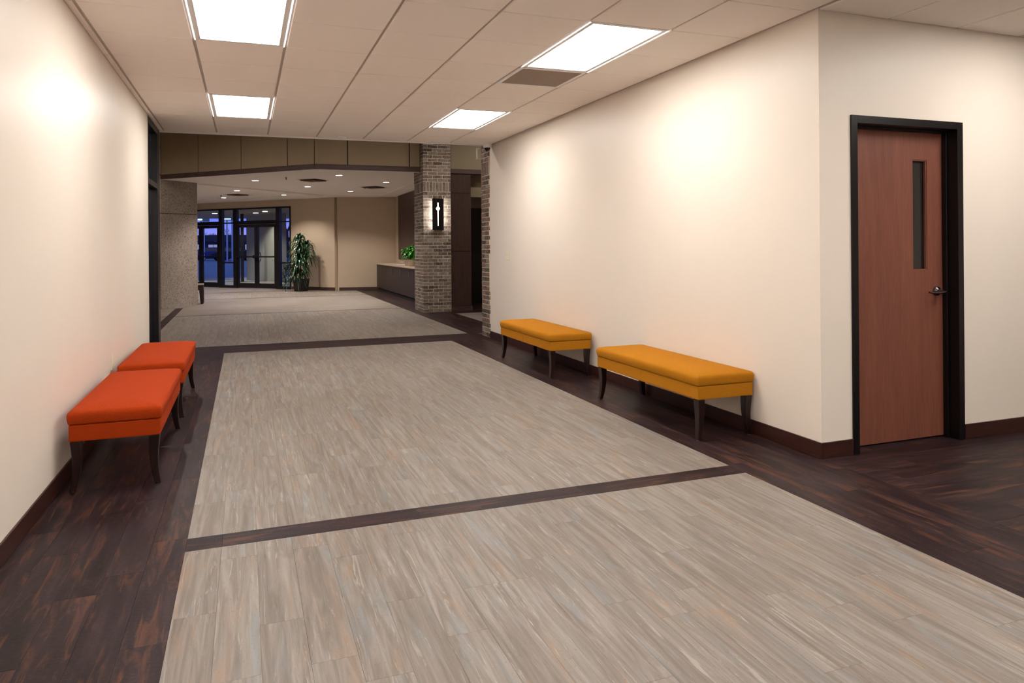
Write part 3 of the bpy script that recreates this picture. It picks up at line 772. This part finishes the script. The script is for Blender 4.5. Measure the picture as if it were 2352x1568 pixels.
for x, y in ((-1.3, 12.9), (2.4, 11.2), (5.5, 12.2), (-3.6, 14.2)): downlight('added unseen fill lamp in the high ceiling before the bulkhead', (x, y, 4.30), ATRIUM_FILL_W, 'added fill lamps in the high ceiling out of view')  # lamps added out of view to brighten the bulkhead panels and brickwork
# vents, sprinklers
vproto = None
for x, y, lb in ((1.53, 17.18, 'square louvred ceiling vent between two lobby downlights, middle one'), (-.19, 22.48, 'square louvred ceiling vent farthest left in the lobby ceiling'), (3.24, 18.82, 'square louvred ceiling vent nearest the wood panelled lobby wall')):
    x, y = x * KS, y * KS
    if vproto is None:
        t = thing('ceiling_vent', lb, 'vent', (x, y, HZ), PI / 4, 'louvred vents in the lobby ceiling'); vproto = t
        r0 = .29
        fr = MB()
        for q in ((.29, .26, -.004), ): fr.box(-q[0], q[0], -q[0], -q[1], q[2], 0).box(-q[0], q[0], q[1], q[0], q[2], 0).box(-q[0], -q[1], -q[1], q[1], q[2], 0).box(q[1], q[0], -q[1], q[1], q[2], 0)
        fr.build('frame', 'white_metal', t)
        box(-.26, .26, -.26, .26, -.002, 0).build('backing', 'louver_dark', t)
        for q in (.215, .15, .085):
            b_ = MB(); e_ = .022
            for s in (-1, 1):
                b_.poly([(-q, s * q, -.028), (q, s * q, -.028), (q - e_, s * (q - e_), -.004), (-q + e_, s * (q - e_), -.004)])
                b_.poly([(s * q, -q, -.028), (s * q, q, -.028), (s * (q - e_), q - e_, -.004), (s * (q - e_), -q + e_, -.004)])
            b_.build('louver', 'louver_brown', t)
    else:
        o = copytree(vproto); o.location = (x, y, HZ); o['label'] = lb
for x, y, lb in ((.85, 15.95, 'tiny ceiling sprinkler head on the near lobby soffit'), (-.66, 22.4, 'tiny ceiling sprinkler head beside the left lobby vent'), (2.95, 18.45, 'tiny ceiling sprinkler head beside the right lobby vent')):
    zz = LZ if y < 16 else HZ
    t = thing('sprinkler', lb, 'sprinkler', (x, y, zz), 0, 'sprinkler heads in the lobby ceiling')
    MB().cyl((0, 0, -.004), .03, .03, .004, 16).build('escutcheon', 'louver_brown', t); MB().cyl((0, 0, -.045), .010, .012, .041, 10).cyl((0, 0, -.048), .022, .022, .003, 12).build('head', 'louver_dark', t)

# ---- reception counter
ct = thing('reception_counter', 'long dark wood reception counter with pale stone top', 'counter', (3.78, 17.5, 0))
box(.04, .55, -2.75, 3.95, 0, .10).build('toe_kick', 'dark_gap', ct)
ys = [-2.75, -1.0, .75, 2.5, 3.98]
for a, b in zip(ys[:-1], ys[1:]): box(0, .03, a + .003, b - .003, .10, .80).build('front_panel', 'counter_wood', ct)
box(.03, .55, -2.75, 3.96, .10, .80).build('body', 'counter_wood', ct)
box(-.035, .58, -2.78, 4.02, .80, .842).build('countertop', 'stone_top', ct, .004)
for y, z, lb in ((3.21, .66, None), (1.6, .66, None), (.52, .66, None), (-.52, .66, None)):
    MB().lathe((0, y, z), [(.09, 0), (.09, -.004), (.086, -.006), (.074, -.006), (.07, -.003), (.001, -.003)], 28, 'x').build('round_medallion', 'black_metal', ct, smooth=True)
t = thing('paper_stack', 'loose pale papers lying on the reception counter', 'papers', (3.97, 18.75, .842))
for i in range(5): box(-.11, .11, -.15, .15, i * .0015, i * .0015 + .0013).build('sheet', 'paper', t).rotation_euler = (0, 0, i * .23 - .4)
# counter plant
def leaf_blade(mb, base, ang, elev, L_, W_, droop, seg=5):
    d = Vector((math.cos(ang), math.sin(ang), 0)); sd = Vector((-math.sin(ang), math.cos(ang), 0)); pts = []
    n0 = len(mb.v)
    for i in range(seg + 1):
        q = i / seg; r = L_ * q
        p = Vector(base) + d * (r * math.cos(elev) * (1 - .25 * droop * q)) + Vector((0, 0, r * math.sin(elev) - droop * L_ * q * q))
        wd = W_ * (math.sin(PI * min(1, .12 + .88 * q)) ** .7) if i < seg else .0008
        mb.v += [tuple(p - sd * wd / 2 + Vector((0, 0, wd * .15))), tuple(p), tuple(p + sd * wd / 2 + Vector((0, 0, wd * .15)))]
    for i in range(seg):
        a = n0 + 3 * i; mb.f += [(a, a + 1, a + 4, a + 3), (a + 1, a + 2, a + 5, a + 4)]
cp = thing('counter_plant', 'leafy bright green plant in planter on reception counter', 'plant', (3.93, 17.35, .842))
pl = MB(); pl.loft([[(-.10, -.17, 0), (.10, -.17, 0), (.10, .17, 0), (-.10, .17, 0)], [(-.12, -.20, .13), (.12, -.20, .13), (.12, .20, .13), (-.12, .20, .13)]]).build('planter', 'stone_top', cp, .004)
lm = MB()
for i in range(330):
    a = random.uniform(0, 2 * PI); r = random.uniform(0, .20); hgt = random.uniform(.10, .34) * (1 - r * 1.3)
    leaf_blade(lm, (r * .8 * math.cos(a), r * 1.3 * math.sin(a), .07 + hgt), a + random.uniform(-1, 1), random.uniform(.0, .9), random.uniform(.08, .13), random.uniform(.035, .05), random.uniform(.3, .9), 3)
o = lm.build('foliage', 'bright_leaf', cp); o['kind'] = 'stuff'
sm = MB()
for i in range(14):
    a = random.uniform(0, 2 * PI); r = random.uniform(.02, .1)
    sm.tube([(r * .4 * math.cos(a), r * .6 * math.sin(a), .10), (r * math.cos(a), r * math.sin(a), .22), (r * 1.6 * math.cos(a), r * 1.8 * math.sin(a), .34)], .003, 5)
sm.build('stem', 'bright_leaf', cp); cp.scale = (1.2, 1.35, 1.25)

# ---- tall potted plant
pp = thing('potted_plant', 'tall drooping dark green plant in black square pot by entrance', 'plant', (1.60, 22.25, 0), PI / 5)
MB().loft([[(-.145, -.145, 0), (.145, -.145, 0), (.145, .145, 0), (-.145, .145, 0)], [(-.185, -.185, .38), (.185, -.185, .38), (.185, .185, .38), (-.185, .185, .38)], [(-.165, -.165, .38), (.165, -.165, .38), (.165, .165, .38), (-.165, .165, .38)], [(-.16, -.16, .345), (.16, -.16, .345), (.16, .16, .345), (-.16, .16, .345)]]).build('pot', 'pot_plastic', pp, .006)
box(-.155, .155, -.155, .155, .34, .352).build('soil', 'soil', pp)
canes = ((.0, .03, 1.62, 120), (.10, -.05, 1.44, 100), (-.10, -.05, 1.20, 95), (.06, .10, .96, 80), (-.07, .09, .74, 60))
lm = MB()
for (bx, by, ht, n) in canes:
    MB().tube([(bx, by, .35), (bx * 1.3, by * 1.3, ht * .6), (bx * 1.6, by * 1.6, ht)], [.022, .019, .012], 10).build('stem', 'bark', pp, smooth=True)
    for i in range(n):
        q = i / n; a = i * 2.39996 + random.uniform(-.3, .3)
        leaf_blade(lm, (bx * 1.6, by * 1.6, ht - .42 * (1 - q)), a, .25 + .95 * q + random.uniform(-.15, .2), random.uniform(.44, .62), random.uniform(.036, .052), random.uniform(.7, 1.05), 8)
o = lm.build('foliage', 'dark_leaf', pp, smooth=False); o['kind'] = 'stuff'

# ---- low dark bench behind the concrete column
lb = thing('lobby_bench', 'low dark wood bench end with pale top behind concrete column', 'bench', (-1.45, 18.42, 0))
box(-.50, .50, -.20, .20, .452, .475).build('seat', 'stone_top', lb, .004)
box(-.50, .50, -.20, .20, .33, .452).build('apron', 'leg_wood', lb, .003)
for sx in (-1, 1):
    for sy in (-1, 1):
        x1 = sx * .50; xi = sx * .41; y1 = sy * .20; yi = sy * .13
        MB().loft([[(sx * .44, yi, 0), (x1, yi, 0), (x1, y1, 0), (sx * .44, y1, 0)], [(xi, yi, .33), (x1, yi, .33), (x1, y1, .33), (xi, y1, .33)]]).build('leg', 'leg_wood', lb)

# ---- entrance storefront: frame, panes, four door leaves
w1 = struct('window_1')
def sb(mb, s0, s1, o0, o1, z0, z1): return seg_box(mb, P0, P1_, s_off + s0, s_off + s1, o0, o1, z0, z1)
TOT = SL - s_off
def sfrac(px):   # distance along the storefront from the sight line through pixel column px at eye height
    a = (px - CX) / F; d = fw + rt * a
    A_ = SF0; det = d.x * (-SD.y) + d.y * SD.x
    # solve t*d = A_ + s*SD
    s = (A_.x * d.y - A_.y * d.x) / (SD.y * d.x - SD.x * d.y); return s
m1a, m1b, m2a, m2b, m3a, m3b = [sfrac(v) for v in (503.5, 511, 536.5, 544.5, 634.5, 643)]
fr = MB()
Lw = -2.4
for a, b in ((m1a, m1b), (m2a, m2b), (m3a, m3b), (TOT - .05, TOT), (Lw - .06, Lw), (Lw - 1.06, Lw - 1.0)): sb(fr, a, b, -.02, .09, 0, HEAD)
sb(fr, Lw - 2.0, TOT, -.02, .09, HEAD - .05, HEAD)
sb(fr, Lw, m1a, -.02, .09, 2.10, 2.22); sb(fr, m2b, m3a, -.02, .09, 2.10, 2.22)
for a, b in ((m1b, m2a), (m3b, TOT - .05), (Lw - 1.0, Lw - .06)):
    sb(fr, a, b, -.02, .09, 2.14, 2.18); sb(fr, a, b, -.02, .09, .82, .865); sb(fr, a, b, -.02, .09, 0, .09)
fr.build('frame', 'black_metal', w1)
for a, b, z0, z1 in ((Lw, m1a, 2.22, HEAD - .05), (m1b, m2a, 2.18, HEAD - .05), (m2b, m3a, 2.22, HEAD - .05), (m3b, TOT - .05, 2.18, HEAD - .05), (m1b, m2a, .865, 2.14), (m1b, m2a, .09, .82), (m3b, TOT - .05, .865, 2.14), (m3b, TOT - .05, .09, .82), (Lw - 1, Lw - .06, .09, HEAD - .05)):
    sb(MB(), a, b, .030, .036, z0, z1).build('glass_pane', 'clear_glass', w1)
def gdoor(n, a, b, hinge_left):
    d = struct('door_%d' % n); f = MB(); st_ = .085 if n > 3 else .095
    sb(f, a + .004, a + st_, 0, .045, .01, 2.095); sb(f, b - st_, b - .004, 0, .045, .01, 2.095)
    sb(f, a + st_, b - st_, 0, .045, .01, .17); sb(f, a + st_, b - st_, 0, .045, 2.0, 2.095)
    f.build('leaf_frame', 'black_metal', d)
    sb(MB(), a + st_, b - st_, .02, .026, .17, 2.0).build('glass_pane', 'clear_glass', d)
    sb(MB(), a + .02, b - .02, -.055, -.030, 1.015, 1.055).build('push_bar', 'black_metal', d)
    m_ = a + .05 if hinge_left else b - .05; e_ = 1 if hinge_left else -1
    q = m_; A3 = P0 + SD * (s_off + q); nn = -SN
    pts = []
    for i in range(9):
        an = -PI / 2 + PI * i / 8; pts.append((A3.x + SN.x * .06 + SD.x * e_ * (.02 + .07 * math.cos(an)), A3.y + SN.y * .06 + SD.y * e_ * (.02 + .07 * math.cos(an)), 1.03 + .15 * math.sin(an)))
    MB().tube(pts, .013, 8).build('pull_handle', 'black_metal', d, smooth=True)
    sb(MB(), m_ - .05, m_ + .05, -.07, -.001, .99, 1.09).build('latch_box', 'black_metal', d)
mid1 = sfrac(461.5); mid2 = (m2b + m3a) / 2
gdoor(2, mid1 - (m1a - mid1), mid1, False); gdoor(3, mid1, m1a, True)
gdoor(4, m2b, mid2, False); gdoor(5, mid2, m3a, True)
sb(MB(), Lw, mid1 - (m1a - mid1), -.0, .045, 0, 2.10).build('side_panel', 'black_metal', w1)
wallobj('wall_far_left', seg_box(MB(), P0, P1_, 0, s_off + Lw - 2.0, 0, .12, 0, HEAD), 'lobby_paint')

# ------------------------------------------------------------------ outdoors
gr = box(-120, 120, 22.0, 160, -.30, -.13)
gr = MB(); gr.prism([(-60, 84.9), (-5.1, 29.98), (1.48, 23.42), (3.0, 22.2), (8.5, 22.2), (60, 22.2), (60, 150), (-60, 150)], -.25, -.02)
tag(gr.build('ground', 'pavement'), kind='structure')
# canopy outside the entrance
cn = MB(); ca, cb = P0 + SN * .15, P1_ + SN * .15
cn.prism([tuple(ca), tuple(cb), (4.6, 23.6), (4.6, 33.4), (-7.5, 35.2)], 2.66, 2.95); wallobj('ceiling_canopy', cn, 'grey_paint')
for px_, w_, lb in ((494, 27.0, 'outdoor canopy downlight seen through the left entrance transom'), (588, 26.9, 'outdoor canopy downlight over the right doors, leftmost of three'), (603, 29.6, 'outdoor canopy downlight over the right doors, lowest of three in view'), (609.5, 25.8, 'outdoor canopy downlight over the right doors, highest of three in view')):
    a_ = (px_ - CX) / F; p = (fw + rt * a_) * w_
    t = thing('downlight', lb, 'downlight', (p.x, p.y, 2.66), 0, 'downlights under the entrance canopy')
    MB().lathe((0, 0, 0), [(.09, 0), (.09, -.008), (.001, -.008)], 20).build('lens', 'downlight_glow', t)
    ld = bpy.data.lights.new('lamp', 'SPOT'); ld.energy = 260; ld.spot_size = math.radians(130); ld.spot_blend = .6; ld.color = (1, .88, .75); ld.shadow_soft_size = .07
    link('lamp', ld, t, (0, 0, -.02))
# projecting exterior wall seen through the right pair of doors
def ray_at(px, dist):
    a = (px - CX) / F; d = fw + rt * a; return d * dist
q0, q1 = ray_at(566, 29.6), ray_at(641, 27.2)
wallobj('wall_exterior', seg_box(MB(), Vector((q0.x, q0.y)), Vector((q1.x, q1.y)), 0, (q1 - q0).length, 0, .3, -.02, 2.66), 'outdoor_wall')
for px, dst in ((556.5, 27.6), ):
    p = ray_at(px, dst); t = thing('canopy_post', 'dark post holding up the canopy outside the right doors', 'post', (p.x, p.y, -.02))
    box(-.06, .06, -.06, .06, 0, 2.68).build('shaft', 'black_metal', t); box(-.12, .12, -.12, .12, 0, .02).build('base_plate', 'black_metal', t)
# shrub
p = ray_at(655, 25.4); t = thing('shrub', 'small dark shrub growing outside right of the entrance doors', 'shrub', (p.x, p.y, -.02))
lm = MB()
for i in range(420):
    a = random.uniform(0, 2 * PI); zz = random.uniform(.05, .8); r = random.uniform(0, .3) * (1 - zz * .6)
    leaf_blade(lm, (r * math.cos(a), r * math.sin(a), zz), a, random.uniform(-.2, .9), .12, .03, .4, 2)
o = lm.build('foliage', 'dark_leaf', t); o['kind'] = 'stuff'; MB().tube([(0, 0, 0), (.02, 0, .4), (0, .02, .8)], [.02, .014, .005], 6).build('stem', 'bark', t)
# distant building with lit windows
def far_building(label, pxa, pxb, dist, ztop, rows, glow, roofh, glabel):
    a, b = ray_at(pxa, dist), ray_at(pxb, dist); wdt = (b - a).length; ang = math.atan2((b - a).y, (b - a).x)
    t = thing('distant_building', label, 'building', (a.x, a.y, -.02), ang)
    box(0, wdt, 0, 8, 0, ztop).build('wall', 'building_wall', t)
    MB().loft([[(-.6, -.6, ztop), (wdt + .6, -.6, ztop), (wdt + .6, 8.6, ztop), (-.6, 8.6, ztop)], [(1.2, 3.0, ztop + roofh), (wdt - 1.2, 3.0, ztop + roofh), (wdt - 1.2, 5.0, ztop + roofh), (1.2, 5.0, ztop + roofh)]]).build('roof', 'roof_dark', t)
    n = int(wdt / 2.3)
    for z0, z1 in rows:
        for i in range(n):
            x = .8 + i * 2.3
            if i % 4 == 3: continue
            f = box(x - .06, x + 1.36, -.06, .0, z0 - .06, z1 + .06).build('window', 'paper' if i % 2 else 'roof_dark', t)
            box(x, x + .62, -.075, -.062, z0, z1).box(x + .68, x + 1.30, -.075, -.062, z0, z1).build('pane', 'window_glow', f)
    return t
far_building('long low building with rows of pale windows across the lot', 380, 620, 88, 2.10, ((.95, 1.75), ), 1, .9, '')
# illuminated strip sign-like canopy lights far away
for px, zpx, wpx, dst in ((523, 4.05, 15, 60), (460, 3.9, 9, 58)):
    p = ray_at(px, dst); t = thing('lit_canopy', 'distant pale cyan lit canopy edge against the blue dusk, ' + ('right' if px > 500 else 'left') + ' of two', 'canopy', (p.x, p.y, 0), -YAW)
    wd = wpx / F * dst
    for k in range(3): box(-wd / 2, wd / 2, -.05, .05, zpx - .28 + k * .28, zpx - .18 + k * .28).build('light_strip', 'strip_glow', t)
    box(-wd / 2, wd / 2, .05, 1.5, zpx - .35, zpx + .5).build('roof', 'grey_paint', t)
    for s in (-1, 1): box(s * wd * .4 - .05, s * wd * .4 + .05, .4, .5, -.02, zpx - .35).build('post', 'white_metal', t)
# parked cars
def car(label, px, dst, rz, mat='car_paint'):
    p = ray_at(px, dst); t = thing('parked_car', label, 'car', (p.x, p.y, -.02), rz, 'cars parked across the lot')
    prof = [(-2.2, .35), (-2.25, .75), (-1.5, .95), (-.9, 1.40), (.7, 1.42), (1.35, .98), (2.15, .86), (2.25, .40)]
    MB().loft([[(x, y_, z) for x, z in prof] for y_ in (-.85, .85)]).build('body', mat, t, .04)
    sg = [(-1.38, .98), (-.86, 1.34), (.64, 1.36), (1.15, .99)]
    MB().loft([[(x, y_, z) for x, z in sg] for y_ in (-.865, .865)]).build('side_window', 'dark_glass', t)
    for x in (-1.4, 1.4):
        for y_ in (-.88, .70): MB().cyl((x, y_, .33), .33, .33, .18, 20, 'y').build('wheel', 'rubber', t)
    return t
car('blue parked car seen through the left entrance door', 486, 76, -.2)
car('dark parked car seen through the narrow left sidelight', 535, 73, .2, 'roof_dark')
# bare tree
def tree(px, dst, ht, label):
    p = ray_at(px, dst); t = thing('bare_tree', label, 'tree', (p.x, p.y, -.02), 0, 'bare trees outside')
    mb = MB()
    def br(a, d, L_, r, n):
        b = a + d * L_; mb.tube([a, (a + b) / 2 + Vector((random.uniform(-1, 1), random.uniform(-1, 1), 0)) * L_ * .05, b], [r, r * .85, r * .65], 5)
        if n:
            for _ in range(3): br(a + d * L_ * random.uniform(.6, 1), (d + Vector((random.uniform(-.8, .8), random.uniform(-.8, .8), random.uniform(.0, .5)))).normalized(), L_ * random.uniform(.6, .8), r * .6, n - 1)
    br(Vector((0, 0, 0)), Vector((0, 0, 1)), ht * .35, ht * .016, 5)
    mb.build('branches', 'bark', t)
tree(660, 40, 6.5, 'bare tree behind the rightmost entrance sidelight'); 
for px, dst, ht, lb in ((464, 100, 4.8, 'bare tree above the far low building, leftmost in entrance glass'), (478, 112, 4.4, 'bare tree above the far low building, behind the left door'), (493, 101, 4.1, 'bare tree above the far low building, right edge of left door'), (517, 103, 4.3, 'bare tree above the far low building, in the narrow sidelight'), (534, 115, 4.2, 'bare tree above the far low building, right edge of the narrow sidelight')): tree(px, dst, ht, lb)
